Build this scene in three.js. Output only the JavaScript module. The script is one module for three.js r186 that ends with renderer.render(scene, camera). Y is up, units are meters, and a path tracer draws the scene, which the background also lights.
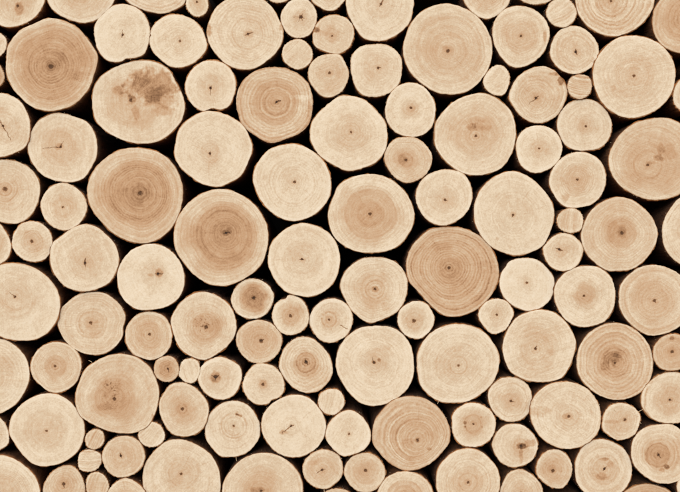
import * as THREE from 'three';
import { mergeGeometries } from 'three/addons/utils/BufferGeometryUtils.js';

// ---------------------------------------------------------------- camera, sky, sun, exposure
const S = 0.0012;                       // metres per pixel of the photograph, at the cut faces
const MID = 0.365;                      // height of the middle of the picture above the ground
const DIST = 2.0;                       // camera to the pile
const scene = new THREE.Scene();
const camera = new THREE.PerspectiveCamera(2 * Math.atan(246 * S / DIST) * 180 / Math.PI, 680 / 492, 0.05, 400);
camera.position.set(0, MID, DIST);
camera.lookAt(0, MID, 0);
camera.updateProjectionMatrix();

function overcastSky() {                // even, bright, slightly warm overcast; a little brighter around the veiled sun
  const w = 128, h = 64, data = new Float32Array(w * h * 4), s = SUN.clone().normalize();
  for (let j = 0; j < h; j++) for (let i = 0; i < w; i++) {
    const lat = ((j + 0.5) / h - 0.5) * Math.PI, lon = ((i + 0.5) / w - 0.5) * 2 * Math.PI;
    const d = new THREE.Vector3(Math.cos(lat) * Math.cos(lon), Math.sin(lat), Math.cos(lat) * Math.sin(lon));
    const g = 0.72 + 0.18 * Math.max(0, d.y) + 0.5 * Math.pow(Math.max(0, d.dot(s)), 4);
    data.set([g * 1.0, g * 0.985, g * 0.96, 1], (j * w + i) * 4);
  }
  const t = new THREE.DataTexture(data, w, h, THREE.RGBAFormat, THREE.FloatType);
  t.mapping = THREE.EquirectangularReflectionMapping; t.magFilter = THREE.LinearFilter; t.minFilter = THREE.LinearFilter; t.needsUpdate = true;
  return t;
}
const SUN = new THREE.Vector3(-0.4, 0.75, 2.6);
const sky = overcastSky();
scene.background = sky; scene.environment = sky; scene.environmentIntensity = 1; scene.backgroundIntensity = 1;
const sun = new THREE.DirectionalLight(new THREE.Color().setRGB(1, 0.965, 0.92), 1.5);
sun.position.copy(SUN).multiplyScalar(2); sun.target.position.set(0, MID, 0);
sun.castShadow = true; sun.shadow.radius = 34; sun.shadow.mapSize.set(2048, 2048);
Object.assign(sun.shadow.camera, { left: -1, right: 1, top: 1, bottom: -1, near: 0.1, far: 14 });
scene.add(sun, sun.target);

const renderer = new THREE.WebGLRenderer({ antialias: true });
renderer.setSize(1024, 741);
renderer.toneMapping = THREE.LinearToneMapping;
renderer.toneMappingExposure = 1.03;
renderer.shadowMap.enabled = true;

// ---------------------------------------------------------------- helpers
function rng(seed) { let a = (seed * 2654435761) >>> 0; return () => { a = (a + 0x6D2B79F5) >>> 0; let t = Math.imul(a ^ (a >>> 15), 1 | a); t = (t + Math.imul(t ^ (t >>> 7), 61 | t)) ^ t; return ((t ^ (t >>> 14)) >>> 0) / 4294967296; }; }
const TAB = new Float32Array(65536); { const r = rng(77); for (let i = 0; i < 65536; i++) TAB[i] = r() * 2 - 1; }
function n2(x, y) {                     // smooth value noise, -1..1
  const xi = Math.floor(x), yi = Math.floor(y); let fx = x - xi, fy = y - yi;
  fx = fx * fx * (3 - 2 * fx); fy = fy * fy * (3 - 2 * fy);
  const a = (xi & 255) | ((yi & 255) << 8), b = ((xi + 1) & 255) | ((yi & 255) << 8), c = (xi & 255) | (((yi + 1) & 255) << 8), d = ((xi + 1) & 255) | (((yi + 1) & 255) << 8);
  const p = TAB[a] + (TAB[b] - TAB[a]) * fx, q = TAB[c] + (TAB[d] - TAB[c]) * fx;
  return p + (q - p) * fy;
}
function nA(ang, P, y) {               // the same noise round a circle, P cells to a turn, without a seam
  const u = (ang / (Math.PI * 2) + 0.5) * P, xi = Math.floor(u), yi = Math.floor(y); let fx = u - xi, fy = y - yi;
  fx = fx * fx * (3 - 2 * fx); fy = fy * fy * (3 - 2 * fy);
  const x0 = ((xi % P) + P) % P & 255, x1 = ((xi + 1) % P + P) % P & 255, y0 = (yi & 255) << 8, y1 = ((yi + 1) & 255) << 8;
  const p = TAB[x0 | y0] + (TAB[x1 | y0] - TAB[x0 | y0]) * fx, q = TAB[x0 | y1] + (TAB[x1 | y1] - TAB[x0 | y1]) * fx;
  return p + (q - p) * fy;
}
const fbm = (x, y) => n2(x, y) * 0.55 + n2(x * 2.1 + 31, y * 2.1 + 17) * 0.3 + n2(x * 4.3 + 9, y * 4.3 + 71) * 0.15;
const sst = (a, b, x) => { const t = Math.min(1, Math.max(0, (x - a) / (b - a))); return t * t * (3 - 2 * t); };
const TAU = Math.PI * 2;
const names = {};
function numbered(n) { const k = names[n] = (names[n] ?? -1) + 1; return k ? n + '_' + String(k).padStart(3, '0') : n; }
function shadows(o) { o.castShadow = o.receiveShadow = true; return o; }

// ---------------------------------------------------------------- the setting
function struct(name, geo, mat) { const m = shadows(new THREE.Mesh(geo, mat)); m.name = name; m.userData = { kind: 'structure' }; scene.add(m); return m; }
{
  const g = new THREE.PlaneGeometry(60, 60, 1, 1); g.rotateX(-Math.PI / 2);
  struct('ground', g, new THREE.MeshStandardMaterial({ color: new THREE.Color().setRGB(0.26, 0.2, 0.14), roughness: 1 }));
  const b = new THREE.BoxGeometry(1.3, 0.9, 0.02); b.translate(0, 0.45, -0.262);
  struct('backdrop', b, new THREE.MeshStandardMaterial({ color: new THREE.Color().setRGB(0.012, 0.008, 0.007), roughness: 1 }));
}

// ---------------------------------------------------------------- the logs: label, pith, outline of the cut face (pixels of the photograph), look
// look: tone (how brown all over), heart [reach, strength], ring [spacing, strength], c (centre, where part of the outline lies outside the picture), crack [[angle, length, width]...],
// stain [[x, y, rx, ry, strength]...], halo [[radius, width, strength, from, to]...], arc (pith lies outside: rings cross as bands)
const LOGS = [];
function L(label, pith, outline, look = {}) { LOGS.push({ label, pith, outline, look }); }
// top left
L('pale log cut off by the top left corner, brown fleck at its pith', [18, 6], [45,0, 38,14, 26,23, 11,27, 0,25], { c: [15, -1], stain: [[19, 8, 5, 6, .5]] });
L('pale log at the top edge above the big honey-brown log', [81, -10], [47,0, 54,11, 70,20, 84,23, 98,19, 108,11, 114,1], { c: [81, -11] });
L('small pale log at the left edge, above the tiniest sliver beside the honey-brown log', [-6, 44], [0,33, 5,37, 7,43, 5,51, 0,56], { c: [-6, 44] });
L('thin brown sliver of a log at the left edge beside the honey-brown log', [-8, 75], [0,65, 4.5,75, 0,86], { c: [-8, 75], tone: .5 });
L('big honey-brown log near the top left corner with fine rings and small pith', [51, 66.5], [6,60, 8,46, 19,31, 33,24, 49,18, 62,20, 78,28, 89,41, 97,54, 98,60, 94,75, 88,90, 73,105, 58,110, 47,111, 32,107, 19,96, 11,86, 6,71], { tone: .24, heart: [.82, .26], ring: [2.6, .14], pith: 2.2, stain: [[79, 76, 9, 6, .25], [54, 60, 12, 10, .18]] });
L('medium pale log with a small upright pith slit and a nick low in its rim', [122.5, 35], [94,32, 96,22, 103,14, 113,6, 123,4, 135,7, 144,14, 149,24, 150,31, 148,45, 144,54, 135,58, 125,59, 122,61, 114,62, 105,59, 98,50], { tone: 0, ring: [2.8, .04], heart: [.4, .05], crack: [[-90, 5, .9], [90, 3, .8]] });
L('pale log at the top edge above the round log beside the stained one', [156, -20], [126,0, 138,8, 150,12, 160,14, 170,12, 183,5, 186,0], { c: [156, -20] });
L('medium pale log with a tiny pith between the stained log and the top edge', [180, 41], [149,38, 152,27, 160,19, 170,14.5, 182,15, 194,20, 202,29, 206,40, 207,47, 202,56, 192,64, 181,67.5, 170,66.5, 161,60, 152,50], { heart: [.45, .1] });
L('large pale log with a dark brown stain spreading from its pith', [131, 100], [92,100, 94,87, 100,77, 108,71, 120,65, 135,61, 150,61, 160,64, 170,71, 177,84, 184,100, 184.5,110, 181,122, 170,134, 160,141, 150,143.5, 135,143.5, 120,139, 107,132, 98,124, 94,117], { tone: .04, ring: [2.8, .05], pith: 1.6, stain: [[152, 86, 26, 17, .62], [162, 98, 17, 12, .34], [119, 90, 7, 4, .45], [136, 112, 4, 7, .35], [164, 111, 12, 5, .3], [132, 99, 5, 4, .5], [141, 78, 12, 9, .2]] });
L('large pale log below the honey-brown log with a thin crack left of its pith', [60.5, 147], [30,134, 27.5,145.5, 29,155.5, 34,165.5, 41,174, 50,179, 62,182, 75,182, 84,178, 90,170, 96,159, 97.5,150.5, 96,137, 92,128, 87,122, 75,117, 67,114, 55,113, 46,116, 37,122], { ring: [3, .035], crack: [[175, 20, .55], [-60, 6, .6]], stain: [[59, 146, 5, 4, .35]], nick: [[66, 179, .8, 3]] });
L('pale log at the left edge with a slanting brown crack, over the spiral-hearted log', [3, 126], [0,93, 10,95, 21,102, 27,112, 30,122, 30,128, 29,138, 25,147, 15,153, 0,157], { c: [-1, 125], crack: [[-120, 14, .9], [60, 16, .8]], tone: .06 });
// left
L('pale log at the left edge with a dark little spiral at its heart', [5, 189], [0,160, 10,160, 21,163, 32,170, 39,182, 40,193, 37,205, 31,215, 22,222, 15,224, 0,222], { c: [8, 192], halo: [[12, .8, .4, -60, 120], [6, .8, .35, 0, 360]], pith: 2.4 });
L('small round pale log wedged left of the large brown close-ringed log', [63, 207], [40.5,205.5, 42.5,197, 49,188, 57.5,183.5, 66,183, 75,187, 82.5,194, 87,204, 86,213, 81,222, 74,228, 64,230.5, 54,227.5, 45,219], { heart: [.55, .12], ring: [2.2, .06], pith: 1 });
L('large brown log with close dark rings below the stained log', [140, 193], [87,194, 89,180, 95,168, 105,158, 117.5,150.5, 132.5,147.5, 147.5,149, 160,153, 170,160, 177.5,170.5, 182.5,185.5, 183,195.5, 181,208, 176,220.5, 170,230, 160,238, 150,242.5, 140,243.5, 127.5,240.5, 112.5,233, 102.5,223, 92.5,210.5], { tone: .25, heart: [.74, .2], heart2: [.45, .1], ring: [2.5, .16], pith: 1.9, stain: [[139, 194, 14, 13, .16], [126, 190, 4, 3, .2]] });
L('small pale log near the left edge with a dark off-centre pith', [32, 241.5], [12,240, 14,233, 21,224, 32,221, 42.5,224, 50,232, 52.5,240.5, 51.5,248, 49,255, 42.5,260.5, 32.5,262, 22.5,259, 15,252, 12,246], { pith: 1.7, ring: [2.2, .06] });
L('pale log mostly cut off by the left edge, beside the small dark-pithed log', [-8, 244], [0,224, 6,232, 10,240, 11,248, 7.5,258.5, 0,264], { c: [-8, 244] });
L('medium pale log with an upright dark pith slit under the large brown log', [85, 263], [50,256, 51,247, 54,241, 60,237, 72.5,228, 86,224, 97.5,227.5, 107.5,235.5, 114,243, 118,252, 119,262, 116,272, 110,282, 100,288, 87.5,291.5, 77.5,291, 66,287, 56,277, 51,266], { crack: [[-85, 5, 1.1], [85, 4, 1]], heart: [.45, .1] });
L('palest log, with two brown pith specks side by side', [158, 274], [117,278, 117.5,270, 122.5,260, 130,251, 140,246, 152,243.5, 163,246, 170,250, 179,260, 184,273, 184,286, 180,296, 170,305, 160,308.5, 147.5,310, 135,308.5, 125,301, 119,291], { tone: -.04, ring: [2.8, .035], crack: [[-8, 4.5, 1.2], [175, 3, .8]], stain: [[150, 275, 3, 2, .5], [160, 273, 4, 4, .6]] });
L('large pale log at the left edge with broken brown rings round its pith', [15, 297], [0,265, 15,263, 27.5,265.5, 40,271, 50,280, 57.5,291, 60,301, 59,313.5, 55,323.5, 45,335, 32.5,340.5, 20,341, 7.5,339, 0,336.5], { c: [18, 302], crack: [[-140, 7, .8]], halo: [[13, 1.6, .22, 20, 200], [20, 1.6, .2, 0, 110], [8, 1.2, .2, 180, 330]], heart: [.4, .08] });
L('oval log with bark chipped off its rim toward the small ringed log', [91, 323], [57.5,318.5, 61,308.5, 70,300, 80,294, 92.5,292, 105,293.5, 115,300, 122.5,308.5, 125.5,318.5, 123,328.5, 122.5,337, 116,346, 105,353.5, 92.5,355, 80,352, 67.5,343.5, 60,332], { tone: .1, ring: [2.8, .09], pith: 1.6, heart: [.35, .12], chip: 1 });
L('small light brown ringed log under the palest log', [149.5, 334.5], [125,335, 127.5,325, 135,316, 145,312, 157.5,313, 165,317, 170,325, 172,335, 170,347, 162.5,356, 152.5,360, 142.5,358.5, 132.5,353.5, 126,343.5], { tone: .16, ring: [2.2, .11], heart: [.6, .12], pith: 1.3 });
L('pale log at the left edge, lower half, with faint wide rings', [-8, 376], [0,339, 10,342, 20,350, 26,358, 29,368, 29.5,379, 25,391.5, 15,405, 5,411.5, 0,413.5], { c: [-8, 376] });
L('small ringed log above the large plain pale log in the lower left', [55, 366], [30.5,365, 34,355, 41,347, 54,342, 65,343.5, 74,348.5, 80,357, 81.5,367, 80,374, 75,384, 65,391, 56,393, 47.5,391, 40,385, 32.5,376.5], { tone: .13, heart: [.5, .18], ring: [2.5, .1], pith: 1.3, splinter: [[90, 361, 2.5]] });
L('large log in the lower left with dark specks scattered over its brown heart', [114.5, 399], [86,368.5, 95,362, 107.5,356, 120,354, 132.5,356, 142.5,361, 151,368.5, 155,376.5, 159,389, 158,404, 154,416.5, 147.5,426.5, 135,433, 120,433.5, 105,430, 92.5,424, 81,416.5, 76,406.5, 75.5,394, 80,380], { tone: .15, heart: [.6, .22], ring: [2.7, .1], pith: 1.8, stain: [[153, 421, 2, 6, .6], [111, 388, 11, 10, .2], [104, 407, 9, 4, .25], [118, 404, 10, 8, .12]], specks: [112, 388, 10] });
L('very small brown log touching the speckled-heart log, left of a tiny pale one', [168, 369], [154,369, 156,361, 162.5,357, 170,356, 176,360, 179,368, 178,375, 172,381, 163,381.5, 155.5,376], { tone: .36, heart: [.6, .2], ring: [2, .1], pith: 1.1, crack: [[80, 3, .8]] });
L('large plain pale log in the lower left with a pinprick pith', [46.5, 431], [9,429, 11,418, 19,406.5, 30,398.5, 45,393.5, 57.5,394.5, 70,401.5, 80,414, 84.5,425, 84,438, 77.5,451.5, 65,461.5, 50,466, 35,465, 24,456.5, 15,444, 9.5,434], { heart: [.5, .1], ring: [2.6, .055], pith: 1 });
L('pale sliver of a log at the left edge beside the pinprick-pith log', [-8, 434], [0,418, 6,425, 9,435, 8,444, 0,450], { c: [-8, 434] });
L('large pale log cut off by the bottom left corner', [2, 495], [0,455, 12.5,458, 25,466, 35,476.5, 39,486.5, 40,492], { c: [1, 495], tone: .05 });
L('light brown log at the bottom edge with a dark pith, below the pinprick-pith log', [63.5, 484], [42.5,491, 45,481.5, 52.5,471.5, 62.5,466, 72.5,466, 80,473, 84.5,484, 85,492], { c: [64, 488], tone: .18, heart: [.5, .1], pith: 1.7, crack: [[70, 4, .8]] });
L('topmost of three tiny log stubs stacked at the lower left', [95, 440], [85,440, 87.5,433, 95,429, 102.5,431.5, 104.5,439, 102.5,445, 95,449.5, 87.5,447], { arc: [140, 470], tone: .22, ring: [2.4, .13] });
L('middle one of three tiny log stubs stacked at the lower left', [90, 461], [78,461.5, 80,453, 87.5,449.5, 96,451, 101,455, 101,464, 96,470, 87.5,472, 79.5,469], { arc: [90, 390], tone: .12, ring: [3, .13] });
L('lowest of three tiny log stubs stacked at the lower left, with slanting bands', [97, 483], [86,484, 87.5,476.5, 95,472, 102.5,474, 108,481.5, 108.5,489, 103,496, 93,497, 87,492], { arc: [160, 500], tone: .16, ring: [2.6, .13] });
L('small light brown ringed log with a dark pith slit beside the stacked tiny stubs', [121, 456], [102,455, 105,446.5, 112.5,439, 122.5,436, 134,438, 141,444, 145,455, 143,465, 136,473, 126,477, 116,477, 107.5,471.5, 103,463], { tone: .2, ring: [2.3, .1], crack: [[-105, 3, 1], [70, 3, 1]], heart: [.6, .08] });
L('tiny pale stub under the edge of the speckled-heart log', [151, 434], [138,435, 141,428, 150,422, 160,425, 164.5,433, 164,440, 157.5,446, 147.5,447, 140,441.5], { arc: [90, 380], tone: .08, ring: [3, .1] });
L('light brown log top peeping over the bottom edge under the slit-pith log', [126, 498], [107.5,491.5, 115,483, 125,478, 135,481.5, 145,491.5], { c: [126, 498], tone: .15 });
L('large pale log at the bottom edge with a small pith and one broken ring', [181, 474], [142.5,476.5, 145,464, 152.5,453, 161,445, 170,440, 185,440, 200,446.5, 211,455, 217.5,466.5, 220,476.5, 220,491.5], { c: [181, 480], halo: [[17, 1.5, .2, -40, 80], [12, 1.2, .15, 100, 260]], pith: 1.2, heart: [.45, .08] });
// lower middle
L('medium light brown log with a ringed eye, left of the log with the dark arc', [182.5, 409], [159,409, 160,400, 165,391.5, 170,385, 180,382, 191,385, 201,393, 207.5,403, 209,410, 206,423, 200,431.5, 189,436.5, 177.5,436, 170,432.5, 163,422], { tone: .13, heart: [.5, .16], ring: [2.3, .08], pith: 1.6, halo: [[4.5, .9, .25, 0, 360]] });
L('tiny pale stub between two small logs below the star-pithed log', [188, 370], [179,370, 182.5,361, 190,358.5, 197.5,361, 200,368, 199,376, 193,383, 185,382, 178.5,375], { arc: [130, 395], tone: .02, ring: [3, .09] });
L('small pale log with a blackish star-shaped pith', [215.5, 377], [197.5,375, 200,368, 207.5,361, 220,357, 230,360, 240,367, 242,376, 240,385, 234,395, 225,399.5, 215,399, 205,393, 199,384], { tone: .04, pith: 1.8, stain: [[215, 377, 5, 5, .5]], crack: [[-20, 4, .9], [100, 4, .8], [200, 3.5, .9]], ring: [2.6, .06] });
L('large round log with brown flecks sprayed round its pith, above the star-pithed log', [206, 327], [171,320, 175,310, 185,298.5, 199,292, 211,293, 224,300, 232.5,310, 236,321, 236,332, 230,343.5, 217.5,353.5, 204,360, 190,356, 180,348.5, 174,336], { tone: .07, ring: [2.7, .07], pith: 1.8, stain: [[200, 322, 7, 6, .25], [213, 326, 8, 7, .15]], specks: [203, 323, 11] });
L('small log with a dark brown heart, uppermost of the small cluster in the middle', [253.5, 298], [231,300, 234,290, 241,282, 251,278.5, 262.5,281, 271,288.5, 274,297, 271,307, 265,315, 254,319, 242.5,317, 234.5,310], { tone: .1, heart: [.6, .42], ring: [2.4, .1], crack: [[0, 3, 1.2]], pith: 1.8 });
L('small log with a chip in its top rim, beside the dark-hearted small log', [290.5, 316], [272,317, 275,305, 281,299.5, 286,298.5, 289,295, 300,298, 306,305, 309,315, 307.5,325, 301,332, 291,335, 282.5,333.5, 276,327], { tone: .12, heart: [.6, .14], ring: [2.6, .1], pith: 1.8, stain: [[300, 310, 6, 6, .15]] });
L('small pale log with a ringed eye and a crack running to its rim', [329, 319.5], [309,320, 312.5,310, 320,302, 330,298.5, 340,300, 349,307, 353,318.5, 351,328.5, 346,336, 340,340, 330,343, 320,340, 312.5,331], { pith: 1.2, halo: [[8, .8, .3, 0, 360], [3.5, .7, .25, 0, 360]], crackFrom: [[340, 325, 28, 9.5, .8]] });
L('small light brown log with a dark pith under the dark-hearted small log', [261, 341], [236,341, 237.5,332, 245,324, 256,320, 267.5,321.5, 276,327, 282,337, 281,347, 276,356, 269,361, 257.5,363.5, 247.5,360, 240,352], { tone: .2, heart: [.7, .08], ring: [2.3, .1], pith: 2.1, crack: [[-30, 4, 1]] });
L('medium log with lopsided rings crowding to one side, below the chipped small log', [306, 362], [279,367, 280,358.5, 284,348.5, 292.5,340, 302.5,336.5, 312.5,338.5, 321,345, 329,355, 332.5,367, 332,375, 327.5,383, 317.5,391.5, 306,393, 295,389, 285,379], { tone: .14, heart: [.4, .2], ring: [3.2, .13], crack: [[60, 3.5, 1.1], [-100, 3, .8]], pith: 1.8 });
L('small pale log with a notch bitten out of its lower rim', [263, 384.5], [242.5,385, 245,376.5, 249,370, 256,364, 267.5,364, 276,368, 282.5,376.5, 284.5,386.5, 282.5,394, 276.5,399, 273.5,399.5, 271,401, 268.5,403.5, 260,405, 251,401.5, 245,394], { tone: .08, pith: 1.5, stain: [[263, 384, 4, 4, .3]], ring: [2.6, .06], heart: [.3, .12] });
L('medium pale log with a dark curved crack arching over its pith', [233.5, 426], [205,430, 207.5,418, 215,408, 225,402, 237.5,401, 247.5,405, 256,415, 260,426.5, 259,438, 252.5,448, 242.5,455, 230,457, 220,456, 212.5,449, 206,439], { tone: .05, halo: [[12.5, .8, .3, 0, 360], [12.5, 1.3, 1.1, -85, -45], [9.5, .7, .2, 0, 360]], pith: 1.2, ring: [2.6, .07], heart: [.45, .06], splinter: [[236, 458, 3]] });
L('large pale log with a slanting brown pith crack at the bottom middle', [291, 426], [261,424, 265,411.5, 275,401.5, 287.5,396, 300,395, 310,399, 319,408, 325,420, 326,430, 321,443, 312.5,451.5, 300,457, 287.5,457, 276,452, 267.5,443, 262.5,433], { tone: -.02, ring: [2.8, .04], crack: [[140, 11, 1], [-20, 3, 1.3]], stain: [[284, 432, 4, 3, .45]], heart: [.4, .05] });
L('tiny pale stub with upright bands next to the slanting-crack log', [331, 401], [318,400, 321,393, 330,389, 340,391, 344,398, 344.5,404, 342,409, 334,415, 325,413.5, 319.5,408], { arc: [420, 420], tone: .1, ring: [3, .1] });
L('small plain pale log between the slanting-crack log and the dark ringed log', [349, 434], [325.5,434, 329,423, 337,415, 349,410, 359,414, 366,421.5, 370.5,431.5, 370,441.5, 365,449, 355,454, 342.5,456, 333,449, 327,441], { tone: .02, heart: [.4, .08], pith: 1 });
L('large light brown log at the bottom edge with a brown pith almost out of view', [261, 491], [222,491, 225,479, 232.5,468, 242.5,459, 255,454, 267.5,453, 280,456.5, 290,463, 297.5,471.5, 302,481.5, 303,491.5], { c: [262, 494], tone: .13, heart: [.4, .18], ring: [2.8, .08], stain: [[258, 490, 10, 3, .4]] });
L('small light brown log with a smudged pith under the slanting-crack log', [322, 470], [302.5,469, 305,460, 312.5,453, 322.5,449.5, 332.5,451.5, 340,457, 343,468, 341,478, 335,484, 326,489, 317.5,488, 310,484, 304,476.5], { tone: .2, ring: [2.4, .08], crack: [[150, 7, .5], [-10, 4, .6]], pith: 1.3, stain: [[314, 463, 6, 3, .2]], splinter: [[324, 490, 3]] });
L('crescent of a log barely showing at the bottom edge between two small logs', [336, 503], [325,492, 330,489.5, 336,488.5, 344,489.5, 349,492], { c: [336, 503], tone: .3 });
L('small light brown log with a round dark pith by the bottom edge', [365.5, 470.5], [344,473, 346,464, 352.5,456.5, 362.5,453, 372.5,454, 380,460, 385,469, 384.5,478, 380,485, 372.5,491.5, 359,491.5, 350,485], { tone: .15, pith: 1.7, ring: [2.4, .08] });
L('dark ringed log at the bottom middle with a pith set off toward one side', [417.5, 440], [372,433, 375,420, 384,408, 395,399, 410,396, 425,398.5, 437.5,406.5, 446,418, 450,429, 449,443, 441,454, 430,464, 415,470, 402.5,470, 387.5,461.5, 377.5,450, 372.5,441.5], { tone: .3, heart: [.5, .1], ring: [3, .2], pith: 1.5, halo: [[21, 1.5, .2, 60, 330], [34, 1.3, .22, 110, 270], [41, 1.2, .16, 120, 260]], stain: [[429, 449, 2.5, 2, .5], [408, 444, 6, 5, .2]] });
L('light brown log at the bottom edge below the dark ringed log', [405, 497], [377.5,491.5, 385,479, 395,473, 407.5,471.5, 420,475, 429,483, 433,491.5], { c: [405, 497], tone: .18, ring: [3.2, .14] });
// middle right
L('large pale log in the lower middle with a two-pronged pith', [374, 362.5], [336,368, 336.5,356, 340,346, 347.5,336, 360,328, 375,326, 390,327, 400,332, 409,342, 413,353.5, 414,368, 413,376, 408,388, 397.5,398, 385,404, 372.5,406, 360,403, 349,393, 341,381], { tone: .04, heart: [.3, .14], ring: [2.8, .07], stain: [[374, 362, 2.5, 2, .8], [379, 360, 2, 2, .7], [384, 348, 8, 3, .15]], crack: [[-110, 6, .6]] });
L('large pale log with broad faint bands under the dark brown log', [458.5, 365.5], [417,356, 421,345, 430,333.5, 442.5,326.5, 457.5,324, 470,325.5, 484,332, 494,343.5, 499.5,356, 499.5,363.5, 497.5,373, 490,386.5, 480,395, 467.5,401.5, 452.5,403, 440,401.5, 427.5,394, 420,384, 417.5,371.5], { tone: .02, heart: [.5, .1], ring: [3, .055], pith: 1.1, halo: [[9, .8, .15, 0, 360]], splinter: [[439, 401, 3]] });
L('small six-sided pale log below the large dark brown log', [414, 321], [397.5,318.5, 401,308.5, 415,301, 426,303.5, 432.5,312, 434.5,321, 430,331, 419,339, 406,335.5, 399,327], { tone: .03, pith: 1.9, ring: [2.6, .05] });
L('largest dark brown log, close rings all over, right of the centre', [449, 268], [406,266, 407.5,256, 412,246, 420,237, 431,229, 445,227, 460,227.5, 472.5,232, 482.5,238, 490,246, 497,261, 499,273.5, 496,286, 490,297, 480,307, 467.5,314, 452.5,317, 442.5,315, 430,305, 417.5,291, 409,281], { tone: .38, heart: [.5, .16], ring: [2.6, .19], pith: 1.6, halo: [[4, .9, .2, 0, 360]], stain: [[441, 247, 12, 5, .25]] });
L('medium pale log with a sharp ringed eye, left of the large dark brown log', [375, 289], [340,287, 342.5,276, 350,266, 362.5,258.5, 377.5,257, 392.5,260.5, 402.5,268.5, 407,278.5, 407.5,288.5, 404.5,301, 397.5,311.5, 385,318.5, 370,323, 364,321, 351,310, 344,297], { tone: .05, halo: [[9, .9, .38, 0, 360], [6, .7, .2, 0, 360]], stain: [[375, 289, 4, 3, .5], [385, 306, 4, 5, .2]], ring: [2.6, .07] });
L('tiny round pale log tucked between two large logs beside the dark brown log', [497, 315], [478,315, 481,307, 487.5,301, 497.5,298.5, 506,301, 510,305, 514,313.5, 511,321, 505,330, 492.5,334, 484,327], { tone: .02, pith: 1.3, ring: [2.4, .05] });
L('medium very pale plain log touching the large dark brown log', [527, 283], [499.5,285, 501,273.5, 506,266, 510,261, 522.5,258, 537.5,260, 547.5,268.5, 554,278.5, 554.5,288.5, 550,300, 540,308.5, 527.5,311, 515,307, 508,302, 502,294], { tone: -.03, ring: [2.6, .04], pith: 1.2, heart: [.3, .05] });
L('large pale log with a flattened lower side, left of the curled-heart log', [535.5, 349], [502.5,347, 505,336, 510,326, 517.5,317, 530,311.5, 542.5,310, 555,313, 565,321, 572.5,332, 576,342, 574,355, 569,368, 560,379, 547.5,382, 535,382, 522.5,379, 510,371, 505,361], { tone: .05, ring: [3, .08], crack: [[-60, 3, 1]], pith: 1.5, stain: [[551, 352, 5, 4, .15]] });
L('medium log with a faint pinkish-brown heart above the curled-heart log', [584, 296], [554,296, 556,283.5, 562.5,275, 572.5,268.5, 585,266, 597.5,267, 609,275, 614.5,286, 615,298.5, 612.5,311, 605,321, 592.5,326, 580,327, 567.5,321.5, 559,311], { tone: .06, heart: [.4, .2], ring: [2.4, .06], pith: 1.2 });
L('small log with a bold slanting pith slit above the pinkish-hearted log', [559, 249.5], [543,248, 545,245, 552.5,237, 562.5,233, 572.5,235.5, 580,242, 583,248, 582.5,255, 577.5,265, 570,270, 560,271, 551,267, 545,258.5], { tone: .12, ring: [2.4, .1], crack: [[25, 4, 1.3], [205, 3.5, 1.2]], heart: [.4, .1] });
L('large ringed log in the lower right with a curled dark heart', [615, 363], [577,368, 577,356, 581,343.5, 590,332, 602.5,325, 615,323, 627.5,325.5, 640,333.5, 649,345, 652.5,356, 653,368, 650,380, 640,393, 627.5,398.5, 615,400, 602.5,397, 590,389, 581,379], { tone: .22, heart: [.45, .2], ring: [3.4, .16], halo: [[3.2, 1, .5, 60, 330], [7, 1.2, .35, 130, 330]], stain: [[611, 358, 10, 7, .32], [619, 353, 6, 5, .4], [606, 366, 5, 5, .25]], pith: 1.2 });
L('log at the right edge with a wide brown outer ring and dark pith', [654.5, 301], [619,300, 620,287, 627.5,276, 637.5,268.5, 650,265, 662.5,266, 672.5,270, 680,275, 686,285, 689,300, 687,316, 680,326, 672.5,331, 660,335, 647.5,335, 637.5,330, 627.5,321, 620,308.5], { tone: .07, band: [[.93, .06, .12], [.84, .025, .2]], pith: 1.8, ring: [2.6, .07] });
L('small light brown log at the right edge with two dark dots', [672, 352], [653,352, 655,345, 662.5,337, 672.5,334, 682,336, 692,345, 693,356, 687,366, 675,370.5, 662,369, 655,362], { tone: .26, pith: 1.7, stain: [[672, 338, 2.5, 2.5, .6]], halo: [[14, 1, .25, -130, -50]], ring: [2.4, .08] });
L('large light brown log with a soft brown heart, right of the upright-banded stub', [622, 233], [581,233, 585,220.5, 592.5,209, 605,200.5, 617.5,197, 630,199, 642.5,207, 652.5,218, 657.5,230.5, 657.5,238, 654,248, 645,260, 632.5,269, 620,271, 607.5,270.5, 597.5,265, 587.5,255, 582,244], { tone: .14, heart: [.42, .24], ring: [2.6, .08], pith: 1.7, stain: [[622, 232, 6, 6, .3]] });
L('pale log cut by the right edge beside the soft-brown-hearted log', [694, 231], [680,198, 670,209, 664,220, 662,233, 664,246, 670,256, 680,264], { c: [692, 231] });
L('large oval log at the right edge with a dark smudge beside its pith', [647.5, 165], [635,123, 647.5,119.5, 665,118, 677.5,122, 689,131, 696,147, 697,163, 692,180, 680,194, 672.5,197.5, 660,200, 645,199, 632.5,194, 620,185.5, 612.5,175.5, 609,165.5, 609,155.5, 614,143, 622.5,132], { tone: .16, heart: [.7, .16], ring: [2.6, .08], pith: 1.5, halo: [[14, .9, .22, 0, 360]], stain: [[659, 158, 5, 4, .55], [661, 148, 4, 7, .35], [670, 152, 7, 9, .2], [652, 163, 6, 2, .3]] });
L('tiny stub with upright brown bands between two larger ringed logs', [569, 220], [557,222, 559,214, 566,209, 576,209, 582.5,215.5, 583,223, 580,230.5, 570,233, 560,229], { arc: [640, 226], tone: .18, ring: [3, .16] });
L('medium log with fine concentric rings and a scar low on its rim', [577.5, 179.5], [549,183, 551,172, 559,160.5, 570,153.5, 582.5,152, 594,155.5, 602.5,164, 606,174, 606,183, 601,195.5, 592.5,204, 580,207.5, 567.5,207.5, 561,204, 554,195.5], { tone: .09, heart: [.5, .15], ring: [2.4, .1], pith: 1.2, stain: [[565, 197, 4, 4, .3]] });
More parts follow.
